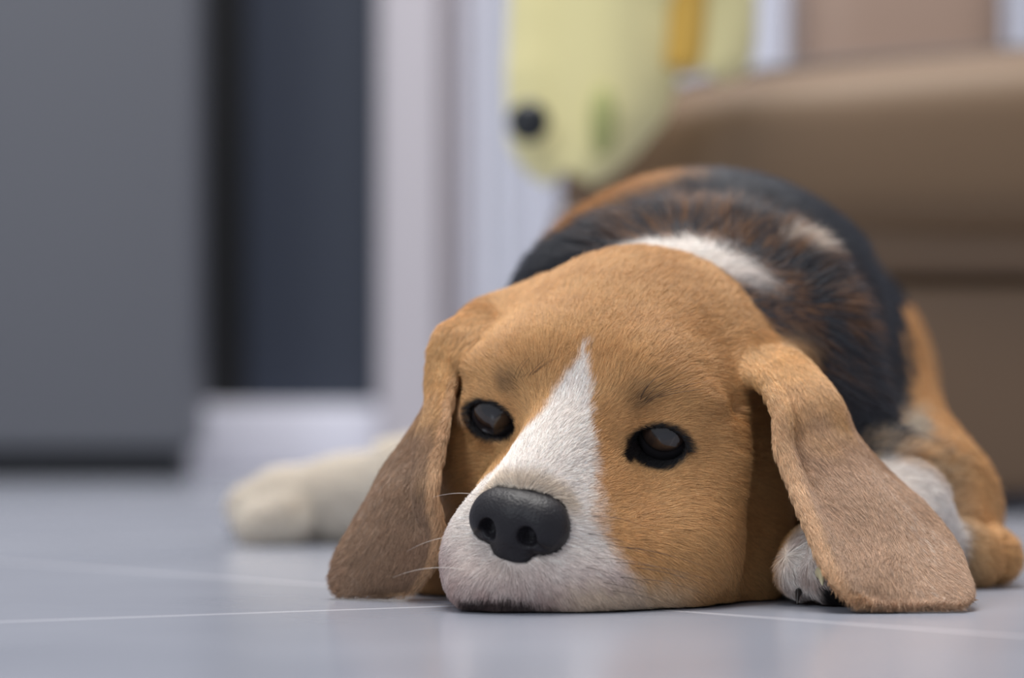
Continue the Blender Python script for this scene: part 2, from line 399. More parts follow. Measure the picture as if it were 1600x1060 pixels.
G.ell((-0.012, 1.218, 0.012), (0.028, 0.03, 0.022), None, 0.01)          # fold of the chest beside the chin

# --- head
MOUTH = [(W(722, 951, 1.101), W(765, 946, 1.093)), (W(765, 946, 1.093), W(812, 951, 1.093)), (W(812, 951, 1.093), W(862, 963, 1.095))]
he(0, -5.0, -0.2, (5.1, 5.8, 4.4), 2.0)                                 # skull
hc((0.2, -8.0, -0.3), (0.5, -13, -3.0), 4.2, 6.05, 2.5)                 # nape
G.cone(W(765, 528, 1.215), W(845, 486, 1.235), 0.010, 0.010, 0.012)
he(1.9, -1.7, 1.3, (2.1, 2.3, 1.8), 1.3, sym=True)                      # brow
he(3.5, -2.8, -0.1, (1.5, 2.8, 2.1), 1.0, sym=True)                     # temple / zygoma
hc((0, 0.2, 0.0), (0, 5.2, -0.75), 1.6, 1.25, 1.1)                      # bridge
hc((1.35, 0.6, -2.0), (0.95, 4.7, -2.0), 2.1, 1.6, 1.0)
hc((-1.1, 0.6, -2.2), (-0.8, 4.7, -2.15), 1.85, 1.5, 1.0)       # muzzle sides
he(1.3, 4.7, -3.3, (1.75, 2.5, 2.0), 0.8, sym=True)                     # upper lips
G.ell((-0.0020, 1.111, 0.009), (0.0195, 0.0185, 0.0135), None, 0.006)
G.ell((0.020, 1.113, 0.009), (0.021, 0.0185, 0.0135), None, 0.006)
G.ell((0.038, 1.135, 0.012), (0.024, 0.024, 0.016), None, 0.014)
G.ell((0.058, 1.140, 0.018), (0.020, 0.022, 0.022), None, 0.016)
he(2.0, 2.0, -4.4, (2.2, 3.9, 2.3), 1.8); he(-1.7, 1.8, -4.4, (2.0, 3.9, 2.3), 1.5)                      # flews
hc((0, -2, -4.8), (0, 3.9, -4.3), 3.0, 1.5, 1.2)                        # lower jaw
he(4.1, -2.9, -3.3, (2.8, 4.4, 3.8), 1.6)                               # cheeks
he(-4.0, -4.0, -3.0, (2.4, 4.0, 3.8), 1.2)
he(4.2, -2.4, -6.0, (2.9, 4.2, 3.0), 1.6)                               # loose cheek skin
he(-2.6, -4.4, -6.0, (2.6, 3.6, 2.8), 1.2)
he(0, -8, -5.5, (5.6, 5, 5.0), 2.0)                                     # throat
he(3.3, -1.2, 1.25, (1.5, 1.0, 0.7), 0.5, sym=True)                     # brow fold
hc((4.2, -0.9, -1.1), (4.9, -2.4, 0.6), 0.10, 0.10, 0.9, 'sub', sym=True)
hc((2.9, 1.2, -1.6), (3.6, 2.2, -4.2), 0.05, 0.05, 0.7, 'sub')
G.cone(W(1194, 650, 1.176), W(1222, 800, 1.160), 0.010, 0.014, 0.012, 'sub'); G.cone(W(1222, 800, 1.160), W(1206, 950, 1.150), 0.014, 0.010, 0.010, 'sub')   # hollow between cheek and ear

G.cone((0.145, 1.235, 0.024), (0.120, 1.165, 0.0150), 0.0220, 0.0150, 0.012)
for tx, ty, r_ in ((0.1045, 1.142, .0098), (0.1135, 1.132, .0105), (0.124, 1.133, .0105), (0.133, 1.142, .009)):
    G.cone((tx+0.004, ty+0.025, 0.0175), (tx, ty+0.004, 0.0125), r_*1.0, r_, 0.0018)

# --- ears: rows of (inner px,py,d, outer px,py,d, bulge cm)
EAR_L = [  # image right (the dog's left ear)
 (1120, 520, 1.215, 1205, 488, 1.260, 0.0), (1150, 560, 1.185, 1238, 548, 1.240, 0.4), (1180, 600, 1.165, 1262, 604, 1.220, 0.9), (1205, 645, 1.150, 1294, 650, 1.205, 1.1),
 (1213, 705, 1.142, 1340, 697, 1.200, 0.9), (1237, 765, 1.132, 1393, 752, 1.195, 0.8), (1262, 825, 1.118, 1447, 803, 1.180, 0.7),
 (1287, 882, 1.106, 1488, 860, 1.160, 0.55), (1312, 920, 1.099, 1506, 905, 1.135, 0.4), (1338, 943, 1.098, 1510, 934, 1.114, 0.2), (1362, 950, 1.096, 1496, 947, 1.101, 0.0)]
EAR_R = [  # image left (the dog's right ear)
 (838, 490, 1.235, 800, 474, 1.265, 0.0), (790, 516, 1.205, 748, 502, 1.235, 0.6), (756, 560, 1.190, 716, 548, 1.220, 0.9), (735, 610, 1.182, 700, 598, 1.212, 0.7),
 (725, 655, 1.176, 676, 645, 1.205, 0.5), (718, 695, 1.169, 642, 688, 1.200, 0.4), (706, 738, 1.164, 604, 730, 1.198, 0.3),
 (699, 785, 1.158, 580, 776, 1.196, 0.5), (690, 835, 1.158, 554, 822, 1.192, 0.5), (672, 882, 1.163, 532, 868, 1.184, 0.4),
 (644, 918, 1.168, 524, 908, 1.180, 0.2), (616, 928, 1.170, 534, 927, 1.176, 0.0)]
def catmull(A, n):
    A = np.array(A, float); m = len(A); T = np.linspace(0, m-1, n); i = np.clip(np.floor(T).astype(int), 0, m-2); t = (T-i)[:, None]
    g = lambda j: A[np.clip(j, 0, m-1)]
    p0, p1, p2, p3 = g(i-1), g(i), g(i+1), g(i+2)
    return 0.5*((2*p1)+(-p0+p2)*t+(2*p0-5*p1+4*p2-p3)*t*t+(-p0+3*p1-3*p2+p3)*t**3)
def ear_points(rows, side, nu=200, nv=110):
    E = np.array([np.concatenate([W(*r[:3]), W(*r[3:6]), [r[6]*0.01]]) for r in rows]); E = catmull(E, nu)
    A, B, bul = E[:, :3], E[:, 3:6], E[:, 6]
    along = np.gradient((A+B)/2, axis=0); along /= np.linalg.norm(along, axis=1)[:, None]
    ac = B-A; wd = np.linalg.norm(ac, axis=1)[:, None]; acn = ac/wd; nrm = np.cross(along, acn); nrm /= np.linalg.norm(nrm, axis=1)[:, None]
    nrm *= np.sign(-nrm[:, 1:2])                                    # towards the viewer side
    v = np.linspace(0, 1, nv); u = np.linspace(0, 1, nu)
    P = A[:, None]+ac[:, None]*v[None, :, None]
    prof = np.sin(np.pi*v)**0.8
    off = bul[:, None]*prof[None]
    # soft long folds running towards the tip
    off += 0.0012*np.sin(v[None]*9+u[:, None]*5+side)*np.sin(np.pi*u[:, None])
    if side > 0:     # front rim rolled, furrow behind it
        off += -0.004*np.exp(-((v[None]-0.16)/0.07)**2)*smoothstep(0.15, 0.3, u)[:, None]*(1-smoothstep(0.5, 0.75, u))[:, None]
        off += 0.0018*np.exp(-((v[None]-0.03)/0.05)**2)
    else:            # raised band along the inner edge, furrow beside it
        v0 = np.interp(u, [0, .25, .5, .7, 1], [.5, .55, .42, .14, .0])[:, None]+0.025*np.sin(u[:, None]*30)
        off += 0.0060*(1-smoothstep(v0-0.08, v0+0.03, v[None]))*smoothstep(0.08, 0.2, u)[:, None]*(1-smoothstep(0.62, 0.75, u))[:, None]
        off += -0.0035*np.exp(-((v[None]-v0-0.10)/0.09)**2)*smoothstep(0.1, 0.25, u)[:, None]*(1-smoothstep(0.55, 0.7, u))[:, None]
    P = P+nrm[:, None]*off[..., None]
    rad = (0.0026-0.0004*u[:, None])*(0.8+0.2*np.sin(np.pi*np.clip(v, 0.02, 0.98))**0.4)[None]
    rad = rad*(1-0.45*smoothstep(0.88, 0.98, u))[:, None]
    P = P.reshape(-1, 3); P[:, 2] = np.maximum(P[:, 2], 0.0026)
    D = (np.repeat(along[:, None], nv, 1)+acn[:, None]*0.25*(v[None, :, None]-0.4)*2).reshape(-1, 3)
    UV = np.stack(np.meshgrid(u, v, indexing='ij'), -1).reshape(-1, 2)
    return P, np.broadcast_to(rad, (nu, nv)).reshape(-1), D, UV
EP = [ear_points(EAR_L, 1), ear_points(EAR_R, -1)]
for P_, R_, D_, UV_ in EP:
    q = UV_[:, 0] < 0.22; G.sheet(P_[q], R_[q], 0.010); q = UV_[:, 0] > 0.18; G.sheet(P_[q], R_[q], 0.0015)

G.cone(W(734, 580, 1.180), W(722, 700, 1.165), 0.0035, 0.0045, 0.004, 'sub')   # crease between cheek and ear
# --- eye sockets, lids, nostril bed, mouth
ER = 1.12
for s_ in (1, -1):
    he(3.10*s_, -0.62, 0.05, (1.46, 1.22, 1.25), 0.5)                    # lids over the ball
    he(3.2*s_, 1.0, -0.12, (1.12, 1.5, 0.72), 0.10, mode='sub', tilt=('y', 8))
    G.ell(H(3.15*s_, -0.75, 0.0), (0.0117,)*3, None, 0.0, 'sub')
hc((0, 7.15, -3.0), (0.1, 7.3, -4.2), 0.16, 0.2, 0.35, mode='sub')      # philtrum
for a_, b_ in MOUTH:
    G.cone(a_, b_, 0.0024, 0.0024, 0.002, 'sub')                        # mouth
for s_ in (-1, 1):
    G.ell(H(-0.02, 6.45, -1.5)+(np.array([0.75*s_, 0.15, 0.0])*0.01)@HR, (0.0055, 0.007, 0.006), HR, 0, 'sub')
# floor: everything rests on it
sl, (X, Y, Z) = G.sub((-1, 0, -1), (1, 3, 1)); G.F = np.maximum(G.F, (0.0012-Z).astype(np.float32)); del X, Y, Z
V, Q = G.mesh(); G.F = None
print('dog verts', len(V))

def vertex_normals(V, Q):
    n = np.cross(V[Q[:, 2]]-V[Q[:, 0]], V[Q[:, 3]]-V[Q[:, 1]]); N = np.zeros_like(V)
    for k in range(4):
        for c in range(3): N[:, c] += np.bincount(Q[:, k], n[:, c], len(V))
    return N/(np.linalg.norm(N, axis=1)[:, None]+1e-12)
def laplace(V, Q, it, keepz=True):
    for _ in range(it):
        A = np.zeros_like(V); c = np.zeros(len(V))
        for a, b in ((0, 1), (1, 2), (2, 3), (3, 0)):
            for i, j in ((Q[:, a], Q[:, b]), (Q[:, b], Q[:, a])):
                c += np.bincount(i, minlength=len(V))
                for k in range(3): A[:, k] += np.bincount(i, V[j, k], len(V))
        V = V*0.5+0.5*A/np.maximum(c, 1)[:, None]
    return V
V = laplace(V, Q, 2)
VN = vertex_normals(V, Q)

# ear membership of every vertex
kd = KDTree(sum(len(e[0]) for e in EP)//4+8); idx = []
for s_, e in enumerate(EP):
    for i in range(0, len(e[0]), 4): kd.insert(e[0][i], len(idx)); idx.append((s_, i))
kd.balance()
earw = np.zeros(len(V)); eard = np.zeros((len(V), 3)); earuv = np.zeros((len(V), 2)); ears = np.zeros(len(V), int)
cand = np.where((V[:, 1] < 1.27) & (V[:, 2] < 0.12))[0]
for i in cand:
    co, j, dist = kd.find(V[i])
    if dist < 0.008:
        s_, q = idx[j]; earw[i] = 1-min(1, max(0, (dist-0.004)/0.004)); eard[i] = EP[s_][2][q]; earuv[i] = EP[s_][3][q]; ears[i] = 1 if s_ == 0 else -1

# nose: finer implicit surface, its own part; turned a little further than the skull
HR0, HO0 = HR, HO
NC = H(-0.02, 6.45, -1.50)
_c, _s = math.cos(math.radians(9)), math.sin(math.radians(9))
HR = np.array([[_c, _s, 0], [-_s, _c, 0], [0, 0, 1]])@HR0
HO = NC-(np.array([0, 6.55, -1.3])*0.01)@HR
GN = Grid(NC-0.030, NC+0.030, 0.0005); GD, G = G, GN
he(0, 6.3, -0.78, (1.52, 1.1, 0.80), 0)
he(0.96, 6.45, -1.2, (0.88, 0.95, 0.90), 0.35, sym=True)
he(0, 6.85, -1.35, (0.72, 0.72, 0.9), 0.35)
he(0.2, 6.80, -2.40, (0.60, 0.62, 0.85), 0.35, sym=True)
GNF = GN.F.copy()
he(0.76, 7.5, -1.30, (0.36, 0.72, 0.42), 0.12, 'sub', sym=True)
hc((0.95, 7.4, -1.5), (1.75, 7.0, -1.95), 0.19, 0.12, 0.10, 'sub', sym=True)
hc((0, 7.75, -1.6), (0, 7.45, -3.0), 0.06, 0.08, 0.15, 'sub')
HR, HO = HR0, HO0; G = GD
def nose_field(P):
    q = np.clip(np.round((P-GN.lo)/GN.h).astype(int), 0, GN.n-1); return GNF[q[:, 0], q[:, 1], q[:, 2]]
earw *= smoothstep(0.06, 0.14, earuv[:, 0])
# ------------------------------------------------------------------ coat pattern and hair flow, per point
def mixc(a, b, t): return a*(1-t[:, None])+b*t[:, None]
TAN, TAN2, WHITE, BLACK, EARC = lin((211, 166, 112)), lin((190, 138, 84)), lin((242, 232, 224)), lin((56, 58, 65)), lin((180, 146, 118))  # BLACK is lifted towards blue-grey so the colour carries the saddle's sheen
def coat(P, ew, euv, es):
    h_ = toH(P); x, y, z = h_.T; n1 = vnoise(P, 90); n2 = vnoise(P, 350); n3 = vnoise(P, 900)
    C = np.tile(TAN, (len(P), 1))
    C = mixc(C, TAN2, np.clip(0.35+0.35*n1+0.15*n2, 0, 1)*0.7)
    headw = smoothstep(-9.5, -8.5, y-0.6*np.clip(x-3.8, 0, 9)*(z > -3.5))
    body = 1-headw
    # trunk: black saddle, tan rump and thigh, white feet
    X, Y, Z = P.T; PX = X/Y; PZ = (Z-CAMH)/Y
    x0 = 0.168+0.05*smoothstep(0.112, 0.135, Z)-0.02*smoothstep(0.075, 0.05, Z)
    sad = smoothstep(-0.004, 0.006, x0-X+0.006*n1+0.003*n2)*smoothstep(0.035, 0.055, Z+0.012*n2)
    C = mixc(C, BLACK, body*sad)
    C = mixc(C, lin((148, 102, 62)), body*np.clip(smoothstep(-0.25, 0.5, n1*0.4+0.5*n2+0.8*n3)*smoothstep(1.335, 1.31, Y)*smoothstep(.07, .11, Z)*smoothstep(0.03, 0.06, X), 0, 1)*0.8)
    C = mixc(C, lin((215, 200, 185)), body*smoothstep(1.3, 0.6, np.sqrt(((X-0.112)/0.006)**2+((Z-0.133)/0.0035)**2)+0.8*n2+0.5*n3)*smoothstep(1.37, 1.35, Y))
    # tan at the far-left of the back
    C = mixc(C, TAN2, body*smoothstep(0.090, 0.068, X+0.008*n1)*smoothstep(1.325, 1.345, Y)*smoothstep(0.138, 0.148, Z+0.003*n2)*0.85)
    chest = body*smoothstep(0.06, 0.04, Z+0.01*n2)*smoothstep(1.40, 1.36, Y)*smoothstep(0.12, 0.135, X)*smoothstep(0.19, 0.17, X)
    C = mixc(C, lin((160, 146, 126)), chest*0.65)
    # nape: white patch
    C = mixc(C, WHITE, smoothstep(0, 0.6, NAPE(h_, n2)))
    # left foreleg and right hind leg white
    def cap(a, b):
        a = np.array(a); ab = np.array(b)-a; t = np.clip(((P-a)@ab)/(ab@ab), 0, 1); return np.linalg.norm(P-a-t[:, None]*ab, axis=1)
    dl = np.minimum(cap((0.148, 1.240, 0.022), (0.118, 1.165, 0.015)), cap((0.118, 1.165, 0.015), (0.118, 1.13, 0.012)))
    fore = smoothstep(0.029, 0.025, dl+0.002*n1)*(1-ew)*(1-headw*smoothstep(8.2, 7.6, np.abs(x)))
    C = mixc(C, WHITE*0.95, fore)
    pad = fore*smoothstep(0.0105, 0.0085, Z+0.001*n3)*smoothstep(0.106, 0.109, X+0.001*n2)*smoothstep(1.16, 1.15, Y)
    C = mixc(C, lin((34, 30, 30)), pad); C = mixc(C, lin((150, 118, 106)), fore*(1-pad)*np.clip(n2+0.35, 0, 1)*0.7*smoothstep(1.16, 1.15, Y))
    C = mixc(C, lin((232, 222, 208)), smoothstep(1.54, 1.56, Y)*smoothstep(0.035, 0.02, X)*smoothstep(0.08, 0.06, Z))
    # face: blaze and muzzle
    yy = y+0.25*n2; xx = x+0.08*n2+0.06*n3
    wid = np.interp(y-z, [-3.6, -2.2, -.9, 1, 2, 4, 7.2, 8, 9.5, 12], [0, .26, .56, .98, 1.35, 1.9, 2.5, 3.2, 4.3, 5.4])
    wid = np.where(x < 0, np.interp(y-z, [-3.6, -2.2, -.9, 1, 2, 3.5, 5, 12], [0, .2, .42, .72, .92, 1.5, 2.9, 6.2]), wid)
    topw = smoothstep(1, -1, (np.abs(xx)-wid+0.12*n1+0.10*n3)/(0.2+0.07*np.clip(y-z-2, 0, 7)))*smoothstep(-3.6, -3.2, y-z)
    wm = np.clip(topw, 0, 1)*headw*(1-ew)*smoothstep(-1.5, -0.5, y+0.3*n2+(z > 0)*9)
    C = mixc(C, WHITE, wm)
    # pinkish grey lips, darker spot round the mouth
    C = mixc(C, lin((172, 142, 134)), wm*smoothstep(-1.6, -3.8, z)*smoothstep(3.0, 5.4, y)*(0.7+0.25*n2))
    md = np.minimum(cap(*MOUTH[0]), np.minimum(cap(*MOUTH[1]), cap(*MOUTH[2])))
    C = mixc(C, lin((52, 36, 34)), headw*smoothstep(0.0052, 0.0026, md+0.0008*n3)*0.9)
    C = mixc(C, lin((206, 182, 146)), 0.55*headw*smoothstep(0.0060, 0.0015, nose_field(P))*smoothstep(-1.4, -0.6, z))
    C = mixc(C, lin((222, 200, 172)), headw*smoothstep(0.016, 0.005, Z+0.002*n2)*smoothstep(6.0, 4.6, x)*smoothstep(1.0, 3.0, x)*smoothstep(-3, 0, y)*0.75)
    # eye rims, brow smudges
    for s_ in (1, -1):
        ex, ez = (x*s_-3.2), (z+0.0); r = np.sqrt((ex/1.16)**2+((ez+0.08)/0.84)**2); near = smoothstep(-2.2, -1.2, y)*smoothstep(1.3, 0.9, y)*headw
        C = mixc(C, lin((22, 20, 22)), near*smoothstep(1.08, 0.92, r+0.04*n3))
        tail = np.sqrt(((x*s_-2.05)/0.75)**2+((z+0.50-(x*s_-2.0)*0.40)/0.30)**2)
        C = mixc(C, lin((30, 24, 24)), headw*smoothstep(1.9, 1.5, y)*smoothstep(1.1, 0.7, tail)) if s_ > 0 else C
        b = np.exp(-((x*s_-2.35)/0.42)**2-((z-1.5)/0.42)**2)
        C = mixc(C, lin((96, 70, 48)), near*np.clip(b*0.9+b*0.6*n3, 0, 1)*0.75)
    C = mixc(C, lin((170, 160, 145)), body*smoothstep(1.2, 0.5, np.sqrt(((X-0.160-(Z-0.054)*0.5)/0.007)**2+((Z-0.054)/0.016)**2)+0.4*n2)*smoothstep(1.40, 1.37, Y)*smoothstep(1.265, 1.28, Y)*0.9)
    # ears
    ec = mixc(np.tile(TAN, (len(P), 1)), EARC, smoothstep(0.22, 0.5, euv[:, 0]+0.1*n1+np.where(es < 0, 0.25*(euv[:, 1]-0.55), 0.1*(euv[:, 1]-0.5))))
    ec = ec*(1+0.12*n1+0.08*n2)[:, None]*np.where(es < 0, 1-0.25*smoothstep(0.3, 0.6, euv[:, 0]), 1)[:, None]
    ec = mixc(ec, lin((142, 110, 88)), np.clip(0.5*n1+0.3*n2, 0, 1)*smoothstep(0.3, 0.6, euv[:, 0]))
    ec = mixc(ec, lin((216, 176, 136)), smoothstep(0.055, 0.02, euv[:, 1])*smoothstep(0.2, 0.35, euv[:, 0])*0.8)
    ec = mixc(ec, lin((214, 198, 182)), np.clip(n3+0.3*n1-0.25, 0, 1)*smoothstep(0.35, 0.5, euv[:, 0])*np.exp(-((euv[:, 1]-0.7)/0.2)**2)*0.8)
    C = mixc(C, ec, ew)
    return np.clip(C, 0.004, 0.95)
def NAPE(h_, n2):
    x, y, z = h_.T
    return 1-np.sqrt(((x-0.6)/3.7)**2+((y+10.2+0.3*n2+0.22*x)/2.6)**2)-10*(z < 0.5)
def flow(P, N, ew, ed):
    h_ = toH(P); x, y, z = h_.T; headw = smoothstep(-12, -8, y)[:, None]
    # head: away from the nose, slightly downwards on the cheeks
    src = HO+np.array([0, 7.6, -0.4])*0.01@HR; d = P-src; d /= np.linalg.norm(d, axis=1)[:, None]
    d = d+np.outer(smoothstep(2, 6, np.abs(x))*0.5, np.array([0, 0, -1.0]))
    b = np.stack([(P[:, 0]-0.09)*4, np.full(len(P), 0.8), -0.6-0*P[:, 0]], 1); b /= np.linalg.norm(b, axis=1)[:, None]
    f = d*headw+b*(1-headw); f = f*(1-ew[:, None])+ed*ew[:, None]
    sw = np.stack([vnoise(P, 60), vnoise(P+3, 60), vnoise(P+7, 60)], 1)*0.22
    f = f+sw; f = f-N*(f*N).sum(1)[:, None]
    return f/(np.linalg.norm(f, axis=1)[:, None]+1e-9)

# ------------------------------------------------------------------ the beagle
dog = empty('beagle', (0.08, 1.35, 0)); tag(dog, 'tan, white and black beagle lying on the tiles with its chin on the floor', 'dog')
m_skin = bpy.data.materials.new('short_coat'); m_skin.use_nodes = True; nt = m_skin.node_tree; b = nt.nodes['Principled BSDF']
at = nt.nodes.new('ShaderNodeAttribute'); at.attribute_name = 'coat_colour'; nt.links.new(at.outputs['Color'], b.inputs['Base Color'])
b.inputs['Roughness'].default_value = 0.85; b.inputs['Specular IOR Level'].default_value = 0.2
body = mesh_obj('body', [], [], m_skin)
me = body.data; me.vertices.add(len(V)); me.vertices.foreach_set('co', V.astype(np.float32).ravel())
me.loops.add(len(Q)*4); me.loops.foreach_set('vertex_index', Q.astype(np.int32).ravel())
me.polygons.add(len(Q)); me.polygons.foreach_set('loop_start', np.arange(0, len(Q)*4, 4, dtype=np.int32)); me.polygons.foreach_set('loop_total', np.full(len(Q), 4, np.int32))
me.update(calc_edges=True); me.validate(); me.polygons.foreach_set('use_smooth', np.ones(len(me.polygons), bool))
CV = coat(V, earw, earuv, ears); CV = mixc(CV, lin((16, 14, 16)), smoothstep(0.0008, 0.0, nose_field(V)))
ca = me.attributes.new('coat_colour', 'FLOAT_COLOR', 'POINT'); ca.data.foreach_set('color', np.hstack([CV*(0.75 if FUR else 1.0), np.ones((len(V), 1))]).astype(np.float32).ravel())
keep(body, dog)

# eyes
def eye_material():
    m = bpy.data.materials.new('dark_eye'); m.use_nodes = True; nt = m.node_tree; b = nt.nodes['Principled BSDF']; N = nt.nodes.new; L = nt.links.new
    tc = N('ShaderNodeTexCoord'); sp = N('ShaderNodeSeparateXYZ'); L(tc.outputs['Object'], sp.inputs[0])
    cr = N('ShaderNodeValToRGB'); e = cr.color_ramp.elements
    e[0].position = 0.0; e[0].color = (0.018, 0.016, 0.016, 1); e[1].position = 1.0; e[1].color = (0.005, 0.005, 0.006, 1)
    for p, c in ((0.07, (0.008, 0.0075, 0.0085, 1)), (0.10, (0.022, 0.015, 0.012, 1)), (0.26, (0.020, 0.012, 0.009, 1)), (0.33, (0.004, 0.0035, 0.004, 1)), (0.40, (0.014, 0.013, 0.015, 1))):
        q = e.new(p); q.color = c
    e[0].color = (0.0075, 0.0072, 0.009, 1)
    ln = N('ShaderNodeMath'); ln.operation = 'SUBTRACT'; ln.inputs[0].default_value = 1.0; L(sp.outputs['Z'], ln.inputs[1])
    L(ln.outputs[0], cr.inputs[0]); L(cr.outputs[0], b.inputs['Base Color'])
    b.inputs['Roughness'].default_value = 0.5; b.inputs['Specular IOR Level'].default_value = 0.1; b.inputs['Coat Weight'].default_value = 1.0; b.inputs['Coat Roughness'].default_value = 0.03
    return m
m_eye = eye_material()
def eyeball(x, y, z, gaze):
    v = []; f = []; n1, n2 = 48, 40
    for j in range(n2+1):
        ph = math.pi*j/n2
        for i in range(n1):
            th = 2*math.pi*i/n1; r = 1.0+0.05*math.exp(-(ph/0.55)**2)
            v.append((r*math.sin(ph)*math.cos(th), r*math.sin(ph)*math.sin(th), r*math.cos(ph)))
    for j in range(n2):
        for i in range(n1):
            a = j*n1+i; b_ = j*n1+(i+1) % n1; f.append((a, a+n1, b_+n1, b_))
    o = mesh_obj('eye', v, f, m_eye)
    p = H(x, y, z); g = Vector(gaze).normalized()
    o.matrix_world = Matrix.Translation(Vector(p))@g.to_track_quat('Z', 'Y').to_matrix().to_4x4()@Matrix.Scale(0.0114, 4)
    mw = o.matrix_world.copy(); o.parent = dog; o.matrix_parent_inverse = Matrix.Translation(-Vector(dog.location)); o.matrix_basis = mw
    return o
eyeball(3.15, -0.66, -0.02, (-0.10, -1, 0.25)); eyeball(-3.15, -0.66, -0.02, (-0.22, -1, 0.22))

NV, NQ = GN.mesh(); NV = laplace(NV, NQ, 2)
m_nose = mat('black_nose', (27, 25, 29), 0.48, bump=(900, 0.5, 0.0006), spec=0.3)
nose = keep(mesh_obj('nose', NV, NQ.tolist(), m_nose), dog)

# claws
m_claw, m_claw2 = mat('dark_claw', (36, 30, 28), 0.35), mat('pale_claw', (196, 186, 150), 0.35)
def claw(x, y, z, dx, dy, m, L=0.009, r=0.0024):
    v = []; f = []; n = 10; k = 7
    for j in range(k+1):
        t = j/k; rr = r*(1-t)**0.6+0.0002; c = (x+dx*L*t, y+dy*L*t, z+0.001*t-0.005*t*t)
        for i in range(n):
            th = 2*math.pi*i/n; v.append((c[0]-dy*rr*math.cos(th)*0.8, c[1]+dx*rr*math.cos(th)*0.8, c[2]+rr*math.sin(th)))
    for j in range(k):
        for i in range(n): a = j*n+i; b_ = j*n+(i+1) % n; f.append((a, b_, b_+n, a+n))
    f.append(tuple(range(k*n, (k+1)*n)))
    return keep(mesh_obj('claw', v, f, m), dog)
claw(0.1020, 1.1385, 0.0050, -0.2, -1, m_claw, 0.005, 0.0014); claw(0.1085, 1.1262, 0.0125, 0.0, -1, m_claw2, 0.008, 0.0022)
claw(0.1235, 1.1225, 0.0105, 0.1, -1, m_claw); claw(0.1345, 1.134, 0.009, 0.2, -1, m_claw)
for ty, tz in ((1.640, 0.008), (1.652, 0.013), (1.667, 0.013)): claw(-0.1405, ty, tz, -1, -0.05, m_claw, 0.006, 0.002)

# ------------------------------------------------------------------ fur
def hair_material(name):
    m = bpy.data.materials.new(name); m.use_nodes = True; nt = m.node_tree; b = nt.nodes['Principled BSDF']
    at = nt.nodes.new('ShaderNodeAttribute'); at.attribute_name = 'hair_colour'; nt.links.new(at.outputs['Color'], b.inputs['Base Color'])
    b.inputs['Roughness'].default_value = 0.5; b.inputs['Specular IOR Level'].default_value = 0.4
    return m
def hair_object(name, PTS, RAD, COLR, m):
    """PTS (n,k,3) RAD (n,k) COLR (n,3)"""
    n, k = PTS.shape[:2]
    cd = bpy.data.hair_curves.new(name); cd.add_curves([k]*n)
    cd.position_data.foreach_set('vector', PTS.astype(np.float32).ravel())
    ra = cd.attributes.get('radius') or cd.attributes.new('radius', 'FLOAT', 'POINT'); ra.data.foreach_set('value', RAD.astype(np.float32).ravel())
    c = cd.attributes.new('hair_colour', 'FLOAT_COLOR', 'CURVE'); c.data.foreach_set('color', np.hstack([COLR, np.ones((n, 1))]).astype(np.float32).ravel())
    cd.materials.append(m)
    o = bpy.data.objects.new(name, cd); COL.objects.link(o)
    return o
